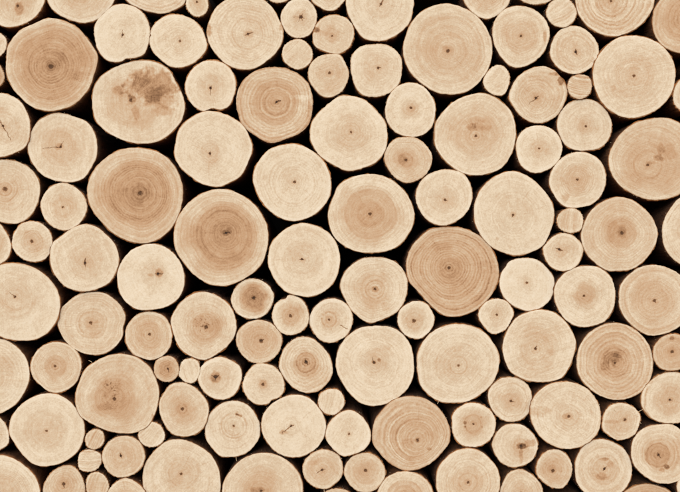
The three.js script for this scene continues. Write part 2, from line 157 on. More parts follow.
L('large smooth pale log with a small round pith above the very pale plain log', [513, 215], [474,213, 475,202, 481,189, 492.5,178, 505,172, 515,171.5, 525,174.5, 536,182, 546,193, 553,205.5, 554.5,215.5, 551,230.5, 543,245.5, 530,253, 513,255.5, 497,250, 490,246, 480,234, 475,223], { tone: .03, heart: [.35, .07], ring: [2.8, .055], crack: [[110, 3, 1]], pith: 1.3, stain: [[497, 239, 2, 2, .25]] });
L('small very round pale log below the log with the bark pocket', [539, 148.5], [516,148, 517.5,138, 525,129, 535,125.5, 547.5,127, 557.5,134, 562.5,147, 560,158, 552.5,167, 540,172.5, 530,172, 520,164], { tone: .02, heart: [.4, .14], ring: [2.4, .06], pith: .8, halo: [[4, .8, .15, 0, 360]] });
L('medium plain log under the tiny banded stub near the upper right', [586, 126.5], [557,122, 561,111, 570,102.5, 582.5,99, 595,101, 605,109, 611,119, 612,128, 609,139, 600,148, 587.5,150.5, 575,150, 566,145.5, 560,137], { tone: .05, heart: [.4, .12], ring: [2.6, .05], pith: 1.3 });
// upper right
L('tiny stub with level brown bands between two medium logs near the upper right', [578, 87], [567.5,85, 571,77.5, 580,74.5, 589,77, 592,85, 589.5,94, 581,99, 572.5,97, 568,91], { arc: [590, 30], tone: .2, ring: [3, .2] });
L('log with a dark bark pocket in its rim and a slanting pith slit', [536, 98], [509,97, 512.5,85, 521,74, 534,67.5, 545,66.5, 555,71, 562.5,79, 567.5,90, 565,102.5, 557.5,115, 547.5,121.5, 534,123, 522.5,117.5, 514,107.5], { tone: .08, ring: [2.8, .1], crack: [[140, 10, .7], [-40, 3, 1.2]], halo: [[31, 2.5, .35, -60, -20]], stain: [[561, 81, 3, 5, .9], [556, 74, 6, 2, .5], [537, 97, 6, 5, .18]] });
L('small log with a bold black-brown pith near the upper right', [576, 52], [550,51, 552.5,41, 559,31, 570,26, 581,27, 591,34, 597.5,44, 599,54, 595,64, 586,71, 574,74, 562.5,71, 552.5,61], { tone: .08, ring: [2.6, .09], crack: [[70, 3, 1.8], [250, 3, 1.6]], heart: [.3, .15], nick: [[588, 68, 1, 3]] });
L('small stub with slanting bands touching the top edge', [562, 12], [546,12.5, 549,4, 556,-1, 568,-1, 574,5, 577,13, 572.5,22.5, 564,27.5, 552.5,24.5, 547,17.5], { arc: [510, -70], tone: .12, ring: [3.2, .1] });
L('medium log with a faint brown bruise along its rim, right of the largest pale log', [521, 36], [492.5,31, 495,20, 501,12, 510,7, 522.5,6, 535,10, 545,19, 549.5,30, 549,40, 542.5,54, 532.5,62.5, 520,67.5, 510,66, 501,57, 494.5,45], { tone: .1, heart: [.6, .14], ring: [2.5, .08], pith: 1.2, stain: [[545, 38, 2, 6, .45], [521, 36, 3, 3, .2]] });
L('ringed log hanging into the top edge above the largest pale log', [487, -6], [464,1, 470,10, 479,17, 487.5,19, 497.5,15, 506,8, 510,0], { c: [487, -6], tone: .12, ring: [3.4, .14] });
L('thin crescent of a log at the top edge left of the slanting-banded stub', [536, -12], [521,0, 530,4, 540,4, 550,1], { c: [536, -12], tone: .1 });
L('large ringed log hanging into the top edge at the upper right', [611, 1], [575.5,2, 579,15, 587.5,26, 600,34, 612.5,36.5, 625,34, 637.5,27.5, 647.5,17.5, 654,5], { c: [615, -2], tone: .1, heart: [.3, .18], ring: [4.2, .16], halo: [[17, 1, .25, 0, 180], [24, .9, .2, 0, 180]] });
L('ringed light brown log cut by the top right corner', [686, 18], [660,0, 654,10, 652.5,25, 656,37.5, 665,47.5, 680,53], { c: [686, 18], tone: .34, ring: [2.8, .12] });
L('large pale log near the right edge with faint even rings and small pith', [634, 76], [593,72.5, 596,60, 605,47.5, 617.5,38, 632.5,35.5, 647.5,38, 660,44, 670,55, 675,67.5, 675,80, 671,94, 660,107.5, 645,115.5, 630,118, 617.5,115, 605,106, 596,91], { tone: .07, ring: [2.7, .07], pith: 1.5, heart: [.6, .07], stain: [[613, 88, 2, 3, .25], [638, 103, 3, 2, .2]] });
L('pale sliver of a log at the right edge above the smudged oval log', [688, 96], [680,80, 675,87, 673,97, 675,105, 680,110], { c: [687, 95] });
// top middle
L('largest pale log at the top middle with even fine rings', [448, 51], [403,50, 405.5,36, 412.5,21, 422.5,11, 435,5, 445,3.5, 457.5,5.5, 470,11, 480,19, 487.5,30, 492,42.5, 492,55, 489,67.5, 481,80, 470,90, 457.5,94, 447.5,94.5, 435,92, 425,86, 412.5,75, 405.5,62.5], { tone: .13, heart: [.75, .1], ring: [2.6, .1], pith: 1.8, stain: [[447, 49, 5, 4, .25]] });
L('pale log at the top edge with a bold slanting crack at its pith', [381, 4], [346,0, 347.5,12.5, 354,26, 362.5,37.5, 375,41, 387.5,39.5, 400,32.5, 409.5,22.5, 413,10, 414,0], { c: [380, 5], tone: .02, crack: [[-60, 6, 1.1], [120, 2.5, 1]], ring: [2.8, .06], heart: [.4, .08] });
L('medium squarish pale log with a speck of pith left of the largest pale log', [378, 68], [350.5,64, 352.5,54, 361,46, 372.5,44, 385,44.5, 395,49.5, 401,57.5, 402,69, 400,81, 394,90, 385,95, 372.5,97, 361,94, 354,84], { tone: .06, ring: [2.6, .06], heart: [.45, .1], crack: [[0, 3, .9]], halo: [[10, 1, .1, 0, 360]] });
L('medium egg-shaped pale log below the squarish one, brown tinge round its pith', [411, 108], [385,110, 387.5,99, 394,89, 402.5,84, 412.5,82.5, 422.5,86, 431,95, 435.5,105, 435,115, 432.5,125.5, 426,133, 417.5,136.5, 405,136.5, 395,132, 389,125.5, 385.5,117], { tone: .0, heart: [.35, .18], ring: [2.6, .04], pith: 1.3, halo: [[3, .8, .2, 0, 360]] });
L('tiny plain pale stub below the largest pale log', [497, 80], [483,82.5, 486,74, 492.5,67, 501,65, 507.5,70, 510,77.5, 508,87.5, 504,94.5, 496,95.5, 487.5,91], { arc: [430, 20], tone: .04, ring: [3.2, .06] });
L('large pale log with two brown smears above its pith, below the largest pale log', [476, 136], [434.5,135, 436,122, 442.5,112.5, 452.5,102.5, 467.5,95.5, 482.5,93, 492.5,96, 502.5,102.5, 510,110, 515,123, 516,136, 513,150, 507,162, 500,169, 487.5,174, 475,175.5, 460,172, 447.5,163, 439,153, 434.5,143], { tone: .1, heart: [.6, .12], ring: [2.8, .09], pith: 1.3, stain: [[471, 126, 5, 4, .4], [483, 128, 8, 4, .35], [476, 121, 12, 5, .2]], halo: [[6, .9, .2, 0, 360]] });
L('small light brown log with a darker patch beside its pith near the centre', [406, 160], [384,157, 387.5,147, 395,139, 406,137, 417.5,138.5, 426,145.5, 432,155.5, 430.5,167, 425,175.5, 416,181, 406,183, 396,178.5, 389,170.5], { tone: .18, ring: [2.3, .08], pith: 1.4, stain: [[402, 160, 5, 6, .3]], halo: [[6, .8, .2, 0, 360]] });
L('medium pale log with a small pith right of the brown-patched small log', [445, 200], [415.5,197, 419,184, 427.5,175, 440,170, 452.5,170, 464,174, 471,185.5, 472.5,197, 469,209, 460,219, 447.5,225, 437.5,225, 426,219, 419,209], { tone: .03, heart: [.45, .1], ring: [2.5, .05], pith: 1.3, crack: [[0, 2.5, .8]] });
L('large two-toned log at the centre with a broad brown heart and cream rim', [370, 214], [328,216, 330,205, 334,195, 340,184, 352.5,177, 367.5,174, 380,175, 392.5,180.5, 404,190.5, 411,202, 414.5,215.5, 412.5,227, 406,238, 397,247, 385,251.5, 368,253, 355,251, 345,246.5, 335,238, 330,228], { tone: .05, heart: [.7, .22], ring: [2.7, .08], heart2: [.33, .16, .03], pith: 1.7 });
L('large pale log with a pinpoint pith left of the egg-shaped log', [351, 132], [310,131, 312,122, 319,112, 330,102.5, 340,96, 352.5,96, 365,100, 376,110, 385,122, 387,131, 387,141, 384,153, 375,163, 360,169, 347,171, 335,166, 327.5,161.5, 317.5,153, 311,141], { tone: .02, heart: [.5, .08], ring: [2.8, .055], pith: 1.2 });
L('small light brown log above the pinpoint-pith log', [329.5, 73], [308,72.5, 310,65, 317.5,57, 327.5,54, 340,55, 346,64, 349,74, 346,85, 340,93, 331,97, 322.5,96.5, 314,88.5, 309,80], { tone: .14, ring: [2.3, .07], pith: 1.5, heart: [.7, .05] });
L('small log near the top with a dark knot biting into its rim', [332, 36], [312.5,37, 315,27.5, 320,20, 330,15, 340,15.5, 347.5,19, 353,26, 354,35, 351,45, 345,51, 337,54, 325,51.5, 315,46], { tone: .14, pith: 1, stain: [[316, 30, 3.5, 3, 1], [322, 33, 6, 3, .25]], ring: [2.5, .07] });
L('small pale log at the top with a forked dark pith', [301, 17], [280.5,16, 284,7.5, 290,1, 299,-2, 308,0, 314,6, 317,15, 315,26, 309,35, 299,38, 289,35, 282.5,26], { tone: .03, pith: 1.8, crack: [[-60, 4, .7], [20, 4, .7], [120, 6, .5], [180, 10, .4], [70, 5, .5]], ring: [2.4, .05] });
L('tiny pale stub with faint slanting bands below the forked-pith log', [297, 54], [282,54, 284,46, 290,41, 299,39, 306,42, 312,50, 312,59, 307.5,65.5, 297.5,69.5, 289,66, 284,61], { arc: [350, 110], tone: .08, ring: [3.2, .08] });
L('large pale log at the top with a slanting pith slit and scarred rim', [248, 34], [206.5,31, 210,19, 216,7.5, 225,0, 236,-4, 252,-4, 264,0, 272.5,7.5, 279,19, 283,30, 282,42.5, 275,54, 265,62.5, 252.5,69, 239,69, 227.5,65, 217.5,56, 209.5,44], { tone: .07, ring: [3, .08], crack: [[-20, 5, 1.2], [160, 3, 1.1]], stain: [[208.5, 29, 3, 8, .65], [281, 28, 2, 4, .4], [248, 34, 6, 4, .2]], heart: [.35, .08] });
L('tiny log dipping in from the top edge left of the slit-pith log', [197, 2], [186,1, 187,9, 195,16.5, 202.5,15.5, 207.5,10, 208,1, 204,-7, 196,-10, 189,-7], { tone: .05, ring: [2.6, .05] });
L('thin crescent of a log at the top edge left of the forked-pith log', [278, -12], [269,0, 277,3, 288,0], { c: [278, -12], tone: .08 });
L('rounded pale log tip at the top edge above the knot-bitten log', [328, -6], [312,1, 320,7.5, 328,11, 335,10, 341,5, 345,0], { c: [328, -6], tone: .08 });
L('large light brown log with bold rings and a pale streak to its rim', [276.5, 102], [236,100, 239,87.5, 247.5,76, 257.5,70, 272.5,67, 287.5,69, 300,75, 309,85, 312.5,97.5, 312.5,107.5, 309,124, 300,133, 287.5,138.5, 275,142.5, 266,142, 252.5,134, 242,125, 238,113], { tone: .28, heart: [.6, .12], ring: [3, .2], crack: [[-15, 4, 1.1], [150, 2, 1]], stain: [[302, 97, 9, 2.5, -.25], [309, 110, 2.5, 8, .25]], halo: [[12, .9, .25, 0, 360], [17, .9, .2, 0, 360]] });
L('small pale log with a slight notch under it, right of the stained log', [210.5, 88], [185,87.5, 187,77.5, 194,67.5, 205,61, 217.5,61, 227.5,66, 234.5,76, 236,86, 234,96, 229,106, 220,110, 212.5,108.5, 202.5,111, 192.5,105, 187,96], { tone: .05, heart: [.45, .12], crack: [[-80, 2.5, .9], [90, 7, .6]], ring: [2.4, .05] });
L('large pale log below the notched small log beside the stain', [210, 153.5], [180,128, 175.5,143, 174.5,155.5, 179,165.5, 187.5,174, 200,183, 217.5,187, 230,182.5, 240,177, 247.5,164, 252.5,149, 250,138, 245,128, 239,122, 227,115, 215,111.5, 205,111.5, 195,115.5, 186,121.5], { tone: .01, heart: [.35, .13], ring: [2.7, .05], crack: [[-85, 3, 1.1], [92, 3, .8]], stain: [[209, 170, 1.2, 12, .15]] });
L('large smooth pale log with a dot of pith below the bold-ringed log', [294.5, 182], [253,178, 255,168, 261,158, 270,149, 282.5,145, 296,144, 307.5,148, 320,157, 327.5,168, 331,182, 329,198, 321,209, 310,217, 295,221, 282.5,219, 271,212, 261,200.5, 255,188], { tone: -.01, heart: [.4, .07], ring: [2.7, .05], crack: [[10, 2, 1.2]], pith: 1.5 });
L('large log with a broad brown heart, right of the brown close-ringed log', [226, 233], [174,233, 177.5,218, 187.5,204, 202.5,193, 217.5,189, 230,190, 245,197, 257.5,208, 266,223, 268,233, 267.5,246, 262.5,262, 252.5,273.5, 237.5,282, 222.5,286, 207.5,283.5, 192.5,273.5, 182.5,261, 175,248], { tone: .17, heart: [.7, .26], heart2: [.4, .12], ring: [2.8, .14], crack: [[0, 4, 1.4], [170, 3, 1.4]], stain: [[226, 232, 6, 4, .35]] });
L('large pale log with a short level pith below the smooth pale log', [302, 259.5], [268,263, 269,251, 271,244, 277.5,235.5, 289,227, 302.5,223, 315,225.5, 327.5,232, 335,240.5, 339,251, 340,262, 338,273, 334,282, 325,291, 310,297, 297.5,295.5, 285,291, 275,280], { tone: .02, heart: [.45, .1], ring: [2.7, .055], crack: [[10, 3.5, 1], [190, 2, 1]] });
// bottom right
L('small pale log with a ringed heart at the lower right, under two large logs', [511, 401], [488,394, 491,386.5, 500,379, 510,377, 520,379, 529,386.5, 532,396.5, 530.5,409, 524,418, 515,421.5, 505,421, 495,414, 489.5,404], { tone: .1, heart: [.5, .14], ring: [2.6, .1], crack: [[20, 4, .8]], halo: [[7, .8, .15, 180, 400]] });
L('large light log at the lower right with a brown streak from pith to rim', [569, 416.5], [530.5,416.5, 531,404, 536,394, 547.5,385, 562.5,381.5, 575,383, 587.5,389, 596,399, 600.5,410, 600.5,423, 597.5,433, 590,441.5, 580,447, 567.5,449, 555,446.5, 542.5,439, 535,429], { tone: .08, ring: [2.8, .09], pith: 1.6, heart: [.35, .1], stain: [[540, 412, 12, 5, .22], [565, 416, 4, 3, .35]] });
L('small log with frayed bark splinters at its rim at the lower right', [625, 420], [602,423, 604,414, 609,406.5, 617.5,403, 627.5,404, 636,409, 640.5,416.5, 639,425, 635,434, 627.5,438.5, 617.5,440, 607.5,434.5, 602.5,429], { tone: .08, pith: 1.6, stain: [[612, 422, 9, 2, .25]], ring: [2.8, .07], splinter: [[640, 411, 4], [638, 421, 4], [616, 412, 3]] });
L('pale log at the right edge with bark lifting from its rim', [670, 400], [641,403, 642.5,391.5, 650,381.5, 660,374.5, 672.5,372, 682,374, 694,384, 697,398, 692,412, 682,422, 665,423, 652.5,419, 645,411.5], { tone: .04, crack: [[10, 2.5, 1.2]], halo: [[26, 1, .5, 100, 260]], ring: [2.7, .05], splinter: [[673, 423.5, 5]] });
L('log in the bottom right with a darker round knot set in pale wood', [658.5, 455], [631,455, 632.5,441.5, 637.5,433, 647.5,426.5, 660,424.5, 672.5,425, 680,429, 690,440, 693,455, 688,470, 680,480, 670,483.5, 657.5,483, 645,476.5, 635,466.5], { tone: .05, disc: [657.5, 455, 12, .3], crack: [[50, 4, .9], [-120, 2, .8]], stain: [[667, 467, 3, 2.5, .9], [662, 470, 3, 2, .5]], ring: [3.2, .1], halo: [[20, 1, .25, -70, 60], [25, 1, .25, -60, 20]] });
L('pale sliver of a log at the right edge near the bottom', [690, 488], [680,479, 677,484, 677,490, 680,496], { c: [689, 488] });
L('large log at the bottom right with a slit pith inside a broken brown ring', [604.5, 469], [575,474, 575.5,461.5, 581,449, 590,441.5, 602.5,439, 615,443, 625,450, 631,461.5, 632,471.5, 629,483, 622,492, 608,499, 592,498, 582,490, 577,483], { tone: .1, ring: [2.8, .09], crack: [[-50, 3, 1.2], [130, 2, 1.2]], stain: [[605, 459, 5, 2, .5], [600, 477, 6, 4, .35], [610, 464, 3, 4, .3]], halo: [[9, 1.2, .25, 40, 160], [14, 1, .15, 0, 360]], heart: [.4, .1] });
L('brownish log top at the bottom edge below the knot-set log', [648, 512], [625,491.5, 635,486, 647.5,484, 660,486.5, 670,491.5], { c: [648, 511], tone: .4, ring: [3, .12] });
L('small oval light brown log with a smudged pith at the bottom right', [553, 471], [536,469, 539,459, 546,451.5, 556,449.5, 565,453, 571,461.5, 572.5,469, 570,479, 562.5,488, 552.5,488, 542.5,481.5, 537,475], { tone: .16, pith: 1.8, ring: [2.4, .08], stain: [[551, 467, 5, 4, .18]] });
L('small pale log split by a fold of brown across its pith at the lower right', [521, 446], [492,444, 495,435, 502.5,426.5, 510,424, 522.5,425, 532.5,433, 537.5,441.5, 537,451.5, 531,461.5, 520,466.5, 510,467, 500,461.5, 494,451.5], { tone: .06, ring: [2.8, .08], stain: [[521, 446, 6, 3, 1], [521, 455, 2, 9, .4], [529, 443, 7, 3, .35]] });
L('pale log at the bottom edge below the brown-folded log', [521, 493], [500,491.5, 504,480, 510,472, 522.5,469.5, 532.5,475, 540,483, 543,491.5], { c: [521, 493], tone: .08, ring: [2.8, .1] });
L('small round log with black dots in its heart beside the dark ringed log', [473.5, 424], [452,423, 453,414, 460,406.5, 470,403, 480,404, 490,410, 495.5,420, 495,430, 490,440, 480,446, 470,447, 460,444, 453,434], { tone: .04, heart: [.6, .2], ring: [2.3, .06], pith: 1.1, halo: [[8.5, .9, .2, 0, 360]], stain: [[465, 423, 1.5, 1.5, .7], [465, 427, 1.3, 1.3, .6], [482, 427, 1.2, 1.6, .5], [481, 417, 1.2, 1.2, .4]] });
L('large pale log at the bottom edge with a small ringed eye', [468, 482.5], [436,481.5, 438,469, 445,459, 455,451.5, 467.5,448.5, 480,451, 490,459, 497.5,469, 500,479, 499,491.5], { c: [468, 481], tone: .07, ring: [2.6, .06], halo: [[9, .9, .25, 0, 360], [3, .8, .25, 0, 360]], pith: 1.4 });

// ---------------------------------------------------------------- the pile goes on a little way outside the picture
function extendPile() {
  const r = rng(4242), c = LOGS.map(({ outline: o, look }) => {
    let x = 0, y = 0, n = o.length / 2; for (let i = 0; i < o.length; i += 2) { x += o[i] / n; y += o[i + 1] / n; }
    if (look.c) [x, y] = look.c;
    let q = 0; for (let i = 0; i < o.length; i += 2) q = Math.max(q, Math.hypot(o[i] - x, o[i + 1] - y));
    return [x, y, q];
  });
  for (let made = 0; made < 30;) {
    let best = null;
    for (let k = 0; k < 9000; k++) {
      const x = -85 + r() * 850, y = -85 + r() * 640, out = Math.max(-x, x - 680, -y, y - 492); if (out < 8) continue;
      let q = Math.min(44, out - 4, 549 - y); for (const e of c) q = Math.min(q, Math.hypot(x - e[0], y - e[1]) - e[2] - 1.2);
      const score = q - out * 0.28; if (q > 9 && (!best || score > best[3])) best = [x, y, q, score];
    }
    if (!best) break;
    const [x, y, q] = best, pts = []; c.push(best); made++;
    for (let a = 0; a < 14; a++) { const th = a / 14 * TAU, rad = q * (0.93 + 0.07 * r()); pts.push(x + rad * Math.cos(th), y + rad * Math.sin(th)); }
    L('pale log stacked beyond the edge of the photograph', [x + (r() - 0.5) * q * 0.3, y + (r() - 0.5) * q * 0.3], pts, { beyond: true, tone: r() * r() * 0.25 });
  }
}
extendPile();

// ---------------------------------------------------------------- outlines
function denseOutline(log) {            // closed smooth curve through the points; outside the picture the curve goes on round the centre
  const o = log.outline, pts = []; for (let i = 0; i < o.length; i += 2) pts.push([o[i], o[i + 1]]);
  let c = log.look.c;
  if (!c) { c = [0, 0]; for (const p of pts) { c[0] += p[0] / pts.length; c[1] += p[1] / pts.length; } }
  let pol = pts.map(p => [Math.atan2(p[1] - c[1], p[0] - c[0]), Math.hypot(p[0] - c[0], p[1] - c[1])]).sort((a, b) => a[0] - b[0]);
  if (log.look.c) {
    const add = [], r = rng(Math.abs(c[0] * 13 + c[1] * 7) + 5);
    for (let i = 0; i < pol.length; i++) {
      const a = pol[i], b = pol[(i + 1) % pol.length]; let gap = b[0] - a[0]; if (i === pol.length - 1) gap += TAU;
      if (gap < 0.9) continue;
      const n = Math.round(gap / 0.4);
      for (let k = 1; k < n; k++) { const f = k / n; add.push([a[0] + gap * f, (a[1] + (b[1] - a[1]) * f) * (1 + (r() - 0.5) * 0.04)]); }
    }
    pol = pol.concat(add.map(([a, q]) => [a > Math.PI ? a - TAU : a, q])).sort((a, b) => a[0] - b[0]);
  }
  const curve = new THREE.CatmullRomCurve3(pol.map(([a, q]) => new THREE.Vector3(c[0] + q * Math.cos(a), c[1] + q * Math.sin(a), 0)), true, 'centripetal');
  return { c, poly: curve.getPoints(360) };
}
const NA = 120, TS = 3.8;
function polar(poly, cx, cy, n = NA) {  // radius in n directions round a point inside
  const rr = new Float32Array(n).fill(0);
  for (let i = 0; i < poly.length - 1; i++) {
    let a0 = Math.atan2(poly[i].y - cy, poly[i].x - cx), a1 = Math.atan2(poly[i + 1].y - cy, poly[i + 1].x - cx);
    const r0 = Math.hypot(poly[i].x - cx, poly[i].y - cy), r1 = Math.hypot(poly[i + 1].x - cx, poly[i + 1].y - cy);
    let d = a1 - a0; if (d > Math.PI) d -= TAU; if (d < -Math.PI) d += TAU;
    const steps = Math.max(2, Math.ceil(Math.abs(d) / (TAU / n) * 2));
    for (let s = 0; s <= steps; s++) {
      const a = a0 + d * s / steps, k = ((Math.round(a / TAU * n) % n) + n) % n, r = r0 + (r1 - r0) * s / steps;
      rr[k] = rr[k] ? (rr[k] + r) / 2 : r;
    }
  }
  for (let k = 0; k < n; k++) if (!rr[k]) rr[k] = rr[(k + n - 1) % n];
  return rr;
}
const radAt = (rr, a) => { const n = rr.length; let f = a / TAU * n; f = ((f % n) + n) % n; const i = Math.floor(f), t = f - i; return rr[i] * (1 - t) + rr[(i + 1) % n] * t; };

const inside = (poly, x, y) => { let w = false; for (let i = 0, j = poly.length - 2; i < poly.length - 1; j = i++) { const a = poly[i], b = poly[j]; if ((a.y > y) !== (b.y > y) && x < (b.x - a.x) * (y - a.y) / (b.y - a.y) + a.x) w = !w; } return w; };
LOGS.forEach((log, i) => {
  const { c, poly } = denseOutline(log); log.c = c; log.rand = rng(i * 17 + 3); log.id = i; log.ts = log.look.beyond ? 1.4 : TS;
  log.origin = inside(poly, log.pith[0], log.pith[1]) ? log.pith : c;
  log.rr = polar(poly, log.origin[0], log.origin[1]);
  let x0 = 1e9, x1 = -1e9, y0 = 1e9, y1 = -1e9; for (const p of poly) { x0 = Math.min(x0, p.x); x1 = Math.max(x1, p.x); y0 = Math.min(y0, p.y); y1 = Math.max(y1, p.y); }
  log.box = [x0 - 1.5, y0 - 1.5, x1 + 1.5, y1 + 1.5]; log.R = (x1 - x0 + y1 - y0) / 4;
});

// ---------------------------------------------------------------- end grain, computed for every log into a few shared sheets
const SHEET = 2048, sheets = [];
function newSheet() {
  const s = { col: new Uint8Array(SHEET * SHEET * 4), bmp: new Uint8Array(SHEET * SHEET * 4).fill(128), x: 0, y: 0, h: 0 };
  for (let i = 0; i < SHEET * SHEET; i++) s.col.set([222, 196, 160, 255], i * 4);
  sheets.push(s); return s;
}
for (const log of LOGS.slice().sort((a, b) => (b.box[3] - b.box[1]) - (a.box[3] - a.box[1]))) {
  const w = Math.ceil((log.box[2] - log.box[0]) * log.ts) + 2, h = Math.ceil((log.box[3] - log.box[1]) * log.ts) + 2;
  let s = sheets[sheets.length - 1] ?? newSheet();
  if (s.x + w > SHEET) { s.x = 0; s.y += s.h; s.h = 0; }
  if (s.y + h > SHEET) s = newSheet();
  log.cell = { s, x: s.x, y: s.y, w, h }; s.x += w; s.h = Math.max(s.h, h);
}
// colours of the wood from pale sapwood to pith, linear
const RAMP = [[-0.3, .82, .725, .585], [0, .722, .598, .442], [0.1, .654, .52, .37], [0.3, .587, .414, .266], [0.6, .505, .302, .166], [0.9, .35, .187, .09], [1.4, .14, .062, .022], [3, .03, .013, .006]];
const LUT = new Uint8Array(1024 * 3);
for (let i = 0; i < 1024; i++) {
  const v = -0.3 + 3.3 * i / 1023; let k = 0; while (k < RAMP.length - 2 && v > RAMP[k + 1][0]) k++;
  const a = RAMP[k], b = RAMP[k + 1], f = Math.min(1, Math.max(0, (v - a[0]) / (b[0] - a[0])));
  for (let q = 0; q < 3; q++) { const l = a[q + 1] + (b[q + 1] - a[q + 1]) * f; LUT[i * 3 + q] = Math.round(255 * (l <= 0.0031308 ? l * 12.92 : 1.055 * Math.pow(l, 1 / 2.4) - 0.055)); }
}
const hash1 = i => TAB[(i * 7919 + 13) & 65535];
const segDist = (px, py, x0, y0, dx, dy, len) => { const t = Math.max(0, Math.min(len, (px - x0) * dx + (py - y0) * dy)); return [Math.hypot(px - x0 - dx * t, py - y0 - dy * t), t / len]; };
function paint(log) {
  const { look, cell, rr, box, id, R } = log, rand = log.rand, [ox, oy] = log.origin;
  const tone = (look.tone ?? 0.015 + rand() * 0.06) + (rand() - 0.5) * 0.02, heart = look.heart ?? [0.4 + rand() * 0.3, 0.07 + rand() * 0.1], ring = look.ring ?? [2.5 + rand() * 0.5, 0.05 + rand() * 0.04];
  const pith = (look.pith ?? 1.2) * 1.15, sawA = rand() * Math.PI, ca = Math.cos(sawA), sa = Math.sin(sawA), sx = id * 37.3, sy = id * 91.7, hx = 0.16 + rand() * 0.1;
  const sawCurve = (rand() - 0.5) * 0.004, sawAmp = 0.02 + rand() * 0.03;
  const rimW = 1.8 + rand() * 2.6;  // width of the paler band along the rim
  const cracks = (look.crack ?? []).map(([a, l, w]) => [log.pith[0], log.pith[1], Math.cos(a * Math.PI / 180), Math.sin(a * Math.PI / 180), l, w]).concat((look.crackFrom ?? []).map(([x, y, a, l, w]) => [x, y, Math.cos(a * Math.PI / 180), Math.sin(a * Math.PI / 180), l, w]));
  // drying checks: a few hair-fine radial lines
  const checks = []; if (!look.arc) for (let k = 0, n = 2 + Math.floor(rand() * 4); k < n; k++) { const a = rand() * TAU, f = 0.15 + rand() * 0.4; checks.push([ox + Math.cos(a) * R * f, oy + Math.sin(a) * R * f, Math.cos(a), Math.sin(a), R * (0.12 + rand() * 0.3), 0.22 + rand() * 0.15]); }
  for (let j = 0; j < cell.h; j++) for (let i = 0; i < cell.w; i++) {
    const x = box[0] + (i + 0.5) / log.ts, y = box[1] + (j + 0.5) / log.ts, dx = x - ox, dy = y - oy, dist = Math.hypot(dx, dy), ang = Math.atan2(dy, dx);
    const t = dist / radAt(rr, ang); if ((t - 1) * dist > 3) continue;
    let d;
    if (look.arc) d = Math.hypot(x - look.arc[0], y - look.arc[1]) + n2(x * 0.09 + sx, y * 0.09) * 2;
    else { const tt = Math.min(1, t); d = dist * (1 - tt) + t * R * tt; d += fbm(x * 0.04 + sx, y * 0.04 + sy) * (0.6 + 1.5 * tt) + n2(x * 0.9 + sx, y * 0.9) * 0.28 + n2(Math.cos(ang) * 2.4 + sx, Math.sin(ang) * 2.4 + sy) * 1.1 * tt; }
    // growth rings of uneven width and strength
    const ph = d / ring[0] + 1.1 * n2(d / (ring[0] * 3.7) + sx, 3.3 + sy) + 0.12 * n2(x * 0.8, y * 0.8), ip = Math.floor(ph), f = ph - ip;
    const late = sst(0.2, 0.85, f) * (1 - sst(0.85, 1, f)) * (0.8 + 0.45 * n2(x * 0.45 + ip * 3.1, y * 0.45 + sx));
    const str = 0.45 + 0.75 * Math.abs(hash1(ip + id * 50)) * (1 + 0.5 * nA(ang, 11, ip * 5.1 + sx)) + (hash1(ip + id * 50 + 7) > 0.75 ? 0.7 : 0);
    const grp = 0.5 + 0.5 * n2(d / (ring[0] * 5) + 40 + sx, 7.7 + nA(ang, 7, 2 + sx) * 0.6);
    const wave = n2(d / (ring[0] * 0.62) + 13 + sx, 1.7 + (look.arc ? x * 0.02 : nA(ang, 5, sx) * 0.5)) * 0.6 + n2(d / (ring[0] * 1.45) + 77 + sx, 5.1 + (look.arc ? 0 : nA(ang, 3, sy) * 0.6)) * 0.55;
    let v = tone + ring[1] * (1.05 * (late * str * 1.25 - 0.35) * (0.4 + 1.1 * grp) + 1.0 * wave) + ring[1] * 0.8 * (grp - 0.5);
    // heartwood
    const hn = fbm(x * 0.06 + 5 + sx, y * 0.06 + sy) * 0.14 + (look.arc ? 0 : nA(ang, 9, sx + 5) * 0.07);
    if (!look.arc) {
      v += heart[1] * 1.45 * (1 - sst(heart[0] - hx, heart[0] + hx, t + hn));
      if (look.heart2) v += look.heart2[1] * (1 - sst(look.heart2[0] - (look.heart2[2] ?? 0.2), look.heart2[0] + (look.heart2[2] ?? 0.2), t + hn * 0.3));
    }
    if (look.disc) { const q = Math.hypot(x - look.disc[0], y - look.disc[1]) + n2(x * 0.3, y * 0.3) * 0.8; v += look.disc[3] * (1 - sst(look.disc[2] - 1, look.disc[2] + 0.6, q)) + 0.3 * Math.exp(-Math.pow((q - look.disc[2]) / 0.8, 2)); }
    // rays, saw marks, blotches, fibre speckle
    const ray = nA(ang, 163, dist * 0.07 + sy) * 0.6 + nA(ang, 251, dist * 0.16 + sx) * 0.4;
    const su = dx * ca + dy * sa, sv = -dx * sa + dy * ca + sawCurve * su * su;
    const saw = n2(sv * 1.15 + sx, su * 0.03) * 0.6 + n2(sv * 2.6 + 50, su * 0.06 + sx) * 0.5;
    const streak = look.arc ? n2(d * 0.9 + sx, sy + x * 0.05) : nA(ang, 13, d * 0.75 + sx) * 0.5 + nA(ang, 37, d * 1.5 + sy) * 0.5;
    const blot = fbm(x * 0.045 + sx * 2, y * 0.045 + 11 + sy), mid = fbm(x * 0.22 + sx, y * 0.22 + 31), fine = n2(x * 0.75 + sx, y * 0.75), grain = n2(x * 1.6, y * 1.6 + sy);
    v += streak * (0.05 + 0.4 * ring[1] + 0.1 * heart[1]) + ray * 0.045 * sst(0.05, 0.4, t) + saw * sawAmp * 1.4 + blot * 0.1 + mid * 0.085 + fine * 0.055 + grain * 0.075;
    const pore = n2(x * 1.25 + 91 + sx, y * 1.25 + 17); if (pore > 0.62) v += (pore - 0.62) * 0.4;
    let depth = 128 + saw * 26 + grain * 18 + fine * 12 - late * 12;
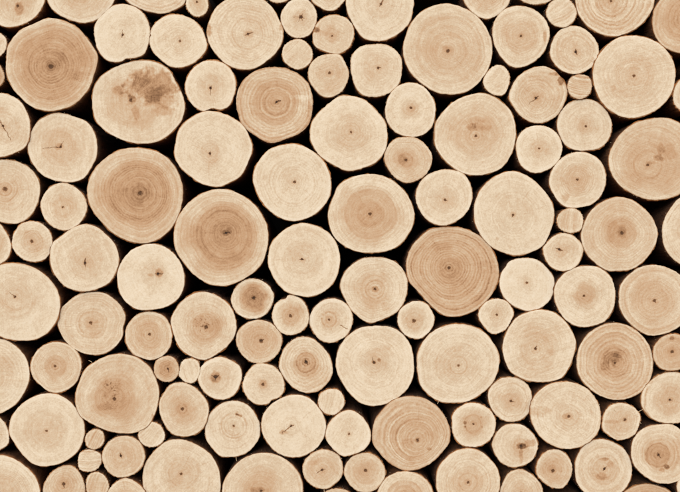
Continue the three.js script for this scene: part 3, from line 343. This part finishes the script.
    // stains follow the fibre: broken up by noise, with an outline of their own
    for (const [qx, qy, rx, ry, s] of look.stain ?? []) {
      const e = Math.hypot((x - qx) / rx, (y - qy) / ry); if (e > 1.9) continue;
      const k = (1 - sst(0.6, 1.2, e + fbm(x * 0.2 + sx, y * 0.2 + 3) * 0.6)) * (0.8 + 0.25 * fbm(x * 0.7, y * 0.7 + sx) + 0.2 * ray);
      v += s * 1.05 * Math.max(0, k) ;
    }
    for (const [hr, hw, hs, a0, a1] of look.halo ?? []) {
      const q = Math.hypot(x - log.pith[0], y - log.pith[1]) + n2(x * 0.1 + sx, y * 0.1) * (0.5 + hr * 0.05); if (Math.abs(q - hr) > hw * 3) continue;
      let m = 1; if (a1 - a0 < 359) { let aa = Math.atan2(y - log.pith[1], x - log.pith[0]) * 180 / Math.PI - a0; aa = ((aa % 360) + 360) % 360; const span = a1 - a0; m = sst(0, span * 0.25, aa) * (1 - sst(span * 0.75, span, aa)); }
      v += hs * m * Math.exp(-Math.pow((q - hr) / hw, 2)) * (0.7 + 0.5 * n2(x * 0.5, y * 0.5 + sx));
    }
    if (look.specks) { const q = Math.hypot(x - look.specks[0], y - look.specks[1]) / look.specks[2]; const k = n2(x * 0.75 + sx, y * 0.75 + sy); if (q < 1.2 && k > 0.45) v += 1.7 * (k - 0.45) * (1 - sst(0.5, 1.2, q)); }
    // pith and cracks
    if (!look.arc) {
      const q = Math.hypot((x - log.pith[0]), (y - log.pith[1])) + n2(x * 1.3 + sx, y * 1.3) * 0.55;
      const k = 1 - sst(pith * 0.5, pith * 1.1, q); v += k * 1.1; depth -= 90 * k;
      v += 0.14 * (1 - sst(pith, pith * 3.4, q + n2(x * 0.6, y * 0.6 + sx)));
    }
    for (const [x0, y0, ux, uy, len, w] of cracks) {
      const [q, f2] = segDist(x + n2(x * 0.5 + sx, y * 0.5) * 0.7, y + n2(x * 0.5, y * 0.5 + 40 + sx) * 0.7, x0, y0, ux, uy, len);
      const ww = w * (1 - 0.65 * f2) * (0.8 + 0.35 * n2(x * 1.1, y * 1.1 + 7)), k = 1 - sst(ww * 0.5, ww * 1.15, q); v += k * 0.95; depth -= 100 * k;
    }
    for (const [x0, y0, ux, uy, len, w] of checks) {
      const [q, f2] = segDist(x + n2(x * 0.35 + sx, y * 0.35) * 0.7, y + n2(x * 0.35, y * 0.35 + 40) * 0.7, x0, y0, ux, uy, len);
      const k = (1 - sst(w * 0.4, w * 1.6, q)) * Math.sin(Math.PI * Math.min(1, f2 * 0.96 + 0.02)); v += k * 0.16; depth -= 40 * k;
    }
    // inner bark: a thin honey line under the bark, uneven; a paler band inside it
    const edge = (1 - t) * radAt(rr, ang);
    const cam = 0.55 + 0.45 * nA(ang, 31, sx + 3); v += 0.3 * (1 - sst(cam * 0.4, cam * 1.3, edge)) - 0.12 * (1 - sst(rimW * 0.6, rimW + cam, edge));
    for (const [bt, bw, bs] of look.band ?? []) v += bs * Math.exp(-Math.pow((t + n2(x * 0.06 + sx, y * 0.06) * 0.03 - bt) / bw, 4));
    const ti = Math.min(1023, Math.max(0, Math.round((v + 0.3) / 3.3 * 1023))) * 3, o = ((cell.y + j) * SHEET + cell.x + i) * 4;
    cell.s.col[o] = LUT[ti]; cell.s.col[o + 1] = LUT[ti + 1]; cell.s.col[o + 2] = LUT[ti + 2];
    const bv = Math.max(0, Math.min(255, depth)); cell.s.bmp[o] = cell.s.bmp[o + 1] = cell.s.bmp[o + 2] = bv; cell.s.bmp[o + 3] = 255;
  }
}
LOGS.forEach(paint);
function tex(data, w, h, srgb) { const t = new THREE.DataTexture(data, w, h, THREE.RGBAFormat, THREE.UnsignedByteType); t.magFilter = THREE.LinearFilter; t.minFilter = THREE.LinearMipmapLinearFilter; t.generateMipmaps = true; if (srgb) t.colorSpace = THREE.SRGBColorSpace; t.needsUpdate = true; return t; }
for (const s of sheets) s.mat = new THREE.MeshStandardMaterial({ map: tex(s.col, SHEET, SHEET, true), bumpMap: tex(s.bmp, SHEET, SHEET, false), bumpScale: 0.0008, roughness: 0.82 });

// ---------------------------------------------------------------- bark
function barkSheet(seed) {
  const n = 512, col = new Uint8Array(n * n * 4), bmp = new Uint8Array(n * n * 4);
  for (let j = 0; j < n; j++) for (let i = 0; i < n; i++) {
    const x = i / n * 32, y = j / n * 14, w = fbm(x * 0.5 + seed, y * 0.4);
    const fis = n2(x * 1.6 + w * 2 + seed, y * 0.45), pl = n2(x * 3.1, y * 1.1 + seed), gr = n2(x * 7.3 + 5, y * 7.7), lich = fbm(x * 0.35 + 9, y * 0.35 + seed);
    let v = 0.45 + 0.28 * fis + 0.16 * pl + 0.14 * gr + 0.2 * lich; v = Math.max(0, Math.min(1, v));
    const l = [0.17 + 0.32 * v, 0.078 + 0.15 * v, 0.026 + 0.056 * v], o = (j * n + i) * 4;
    for (let q = 0; q < 3; q++) col[o + q] = Math.round(255 * (1.055 * Math.pow(l[q], 1 / 2.4) - 0.055));
    col[o + 3] = 255; bmp[o] = bmp[o + 1] = bmp[o + 2] = Math.round(255 * Math.max(0, Math.min(1, 0.5 + 0.3 * fis + 0.15 * pl + 0.1 * gr))); bmp[o + 3] = 255;
  }
  const a = tex(col, n, n, true), b = tex(bmp, n, n, false); a.wrapS = a.wrapT = b.wrapS = b.wrapT = THREE.RepeatWrapping; return [a, b];
}
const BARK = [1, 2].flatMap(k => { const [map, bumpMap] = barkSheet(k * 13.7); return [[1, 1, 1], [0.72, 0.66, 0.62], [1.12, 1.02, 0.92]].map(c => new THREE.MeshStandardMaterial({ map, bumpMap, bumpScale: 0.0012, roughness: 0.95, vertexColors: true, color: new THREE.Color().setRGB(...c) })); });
const FIBRE = new THREE.MeshStandardMaterial({ color: new THREE.Color().setRGB(0.6, 0.45, 0.28), roughness: 0.9, side: THREE.DoubleSide });

// ---------------------------------------------------------------- build every log: cut_face and bark (and splinters) under one group
const LENGTH = 0.24;
function geometry(pos, uv, idx, col) { const g = new THREE.BufferGeometry(); g.setAttribute('position', new THREE.Float32BufferAttribute(pos, 3)); g.setAttribute('uv', new THREE.Float32BufferAttribute(uv, 2)); if (col) g.setAttribute('color', new THREE.Float32BufferAttribute(col, 3)); g.setIndex(idx); g.computeVertexNormals(); return g; }
function buildLog(log) {
  const { rr, R, cell, box, look, id } = log, rand = log.rand, [ox, oy] = log.origin;
  const z0 = (rand() - 0.5) * 0.007, k = (DIST - z0) / DIST;                 // the ends are not quite flush
  const W = (px, py) => [(px - 340) * S * k, MID + (246 - py) * S * k];
  let low = -1e9; for (let a = 0; a < NA; a++) low = Math.max(low, oy + rr[a] * Math.sin(a / NA * TAU));
  const [gx, gy] = W(log.c[0], low);
  const root = new THREE.Group(); root.name = numbered('log'); root.position.set(gx, gy, z0); scene.add(root);
  root.userData = { label: log.label, category: 'log', group: look.beyond ? 'logs of the pile beyond the edge of the photograph' : 'logs stacked in the pile' };
  const tiltX = (rand() - 0.5) * 0.06, tiltY = (rand() - 0.5) * 0.06, rS = S * k;   // saw cuts are not quite square
  const nick = new Float32Array(NA), chip = new Float32Array(NA);
  const ra = new Float32Array(NA); for (let a = 0; a < NA; a++) ra[a] = rr[a] + 0.22 * n2(a * 0.55 + id * 9, 4) + 0.2 * n2(a * 1.3, id * 3.7);
  for (const [nx, ny, dep, half] of look.nick ?? []) for (let a = 0; a < NA; a++) { const q = Math.hypot(ox + ra[a] * Math.cos(a / NA * TAU) - nx, oy + ra[a] * Math.sin(a / NA * TAU) - ny); ra[a] -= dep * (1 - sst(0, half, q)); }
  const zAt = (px, py) => (-(px - ox) * tiltX * 0.5 - (py - oy) * tiltY * 0.5) * S + 0.0004 * n2(px * 0.07 + id * 5, py * 0.07);
  // cut face
  const pos = [], uv = [], idx = [];
  const put = (px, py, z) => { const [wx, wy] = W(px, py); pos.push(wx - gx, wy - gy, z); uv.push((cell.x + (px - box[0]) * log.ts) / SHEET, (cell.y + (py - box[1]) * log.ts) / SHEET); };
  const pr = look.arc ? 0 : (look.pith ?? 1.2);
  const rings = [0, 0.25, 0.5, 0.72, 0.88].map(f => (a, r) => [Math.max(f * r, pr * 1.3), 0]);
  const fr = [(a, r) => [pr * 0.6 + 0.3, pr ? -0.5 * S : 0], (a, r) => [pr * 1.3 + 0.4, 0], ...[0.3, 0.5, 0.7, 0.85].map(f => (a, r) => [pr * 1.3 + 0.4 + (r - pr * 1.3 - 0.4) * f, 0]), (a, r) => [r - 0.75, 0], (a, r) => [r - 0.3, -0.12 * S], (a, r) => [r, -0.6 * S]];
  put(ox, oy, zAt(ox, oy) - (pr ? 0.8 * S : 0));
  for (const g of fr) for (let a = 0; a < NA; a++) { const th = a / NA * TAU, [q, dz] = g(a, ra[a]); const px = ox + q * Math.cos(th), py = oy + q * Math.sin(th); put(px, py, zAt(px, py) + dz); }
  for (let a = 0; a < NA; a++) idx.push(0, 1 + (a + 1) % NA, 1 + a);
  for (let g = 0; g < fr.length - 1; g++) for (let a = 0; a < NA; a++) { const p = 1 + g * NA + a, q = 1 + g * NA + (a + 1) % NA; idx.push(p, q, p + NA, q, q + NA, p + NA); }
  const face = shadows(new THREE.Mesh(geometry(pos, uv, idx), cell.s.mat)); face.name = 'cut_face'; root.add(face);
  // bark: starts just under the rim of the cut, rough, a little thinner toward the far end
  const bp = [], bu = [], bi = [], bc = [], depths = [0.35, 0.9, 1.5, 1.9, 5, 10, 17, 27, 40, 60, 90, 130, LENGTH / S], thick = 0.6 + rand() * 0.6, bo = rand();
  depths.forEach((dz, g) => {
    for (let a = 0; a <= NA; a++) {
      const am = a % NA, th = am / NA * TAU, ca = Math.cos(th), sa = Math.sin(th);
      const peel = n2(am * 0.35 + id * 4, 9) > 0.45 ? 0.35 : 1;              // the bark has come off in places at the end
      let r = ra[am] + thick * (0.55 + 0.5 * n2(ca * 3.5 + id * 3, sa * 3.5 + dz * 0.05) + 0.35 * n2(am * 0.9 + id, dz * 0.12)) * peel - dz * 0.004;
      if (g === 0) r = ra[am] - 0.12;
      const px = ox + r * ca, py = oy + r * sa, [wx, wy] = W(px, py); const zf = zAt(ox + ra[am] * ca, oy + ra[am] * sa);
      const outer = g < 3 ? [0.85, 0.78, 0.68] : [0.55, 0.49, 0.45]; bc.push(...outer);  // lighter inner-bark lip at the cut; darker behind, gap shade put into colour
      bp.push(wx - gx, wy - gy, (g === depths.length - 1 ? 0 : zf) - dz * S - (g === 0 ? 0.25 * S : 0)); bu.push(bo + a / NA * Math.max(1, Math.round(R * S * TAU / 0.12)), bo * 3 - dz * S / 0.16);
    }
  });
  const M = NA + 1;
  for (let g = 0; g < depths.length - 1; g++) for (let a = 0; a < NA; a++) { const p = g * M + a, q = p + 1; bi.push(p, q, p + M, q, q + M, p + M); }
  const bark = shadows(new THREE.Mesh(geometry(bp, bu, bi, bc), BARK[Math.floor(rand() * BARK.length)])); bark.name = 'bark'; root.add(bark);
  // torn fibres on the rim
  for (const [sx, sy, len] of look.splinter ?? []) {
    const [wx, wy] = W(sx, sy), a = Math.atan2(-(sy - oy), sx - ox) + (rand() - 0.5) * 1.4, ux = Math.cos(a), uy = Math.sin(a), n = 0.5 * (rand() - 0.5);
    const cv = new THREE.CatmullRomCurve3([[-0.6, 0, -1.2], [0.25, n * 0.4, -0.2], [0.6, n, 0.3], [1, n * 2.2, 0.2]].map(([f, s, z]) => new THREE.Vector3(wx - gx + (ux * f - uy * s) * len * S, wy - gy + (uy * f + ux * s) * len * S, z * S)));
    const tg = new THREE.TubeGeometry(cv, 8, 0.28 * S, 5); const m = shadows(new THREE.Mesh(tg, FIBRE)); m.name = 'splinter'; root.add(m);
  }
  log.ra = ra; log.z0 = z0; log.W = W;
}
LOGS.forEach(buildLog);

// ---------------------------------------------------------------- sawdust caught on the bark in the gaps
{
  const r = rng(901), N = 3600, g = new THREE.TetrahedronGeometry(0.00055, 0);
  const mat = new THREE.MeshStandardMaterial({ color: new THREE.Color().setRGB(0.62, 0.48, 0.32), roughness: 1 });
  const im = shadows(new THREE.InstancedMesh(g, mat, N)); im.name = 'sawdust'; im.userData = { kind: 'stuff', label: 'pale sawdust specks caught on bark between the logs', category: 'sawdust' };
  const m = new THREE.Matrix4(), q = new THREE.Quaternion(), e = new THREE.Euler();
  for (let i = 0; i < N; i++) {
    const log = LOGS[Math.floor(r() * LOGS.length)], a = Math.floor(r() * NA), th = a / NA * TAU, rad = log.ra[a] + 0.7, dz = 1.5 + 30 * r() * r();
    const [wx, wy] = log.W(log.origin[0] + rad * Math.cos(th), log.origin[1] + rad * Math.sin(th)), s = 0.35 + r() * r() * 1.1;
    e.set(r() * 6, r() * 6, r() * 6); q.setFromEuler(e);
    m.compose(new THREE.Vector3(wx, wy, log.z0 - dz * S), q, new THREE.Vector3(s, s * (0.6 + r()), s)); im.setMatrixAt(i, m);
  }
  scene.add(im);
}

renderer.render(scene, camera);
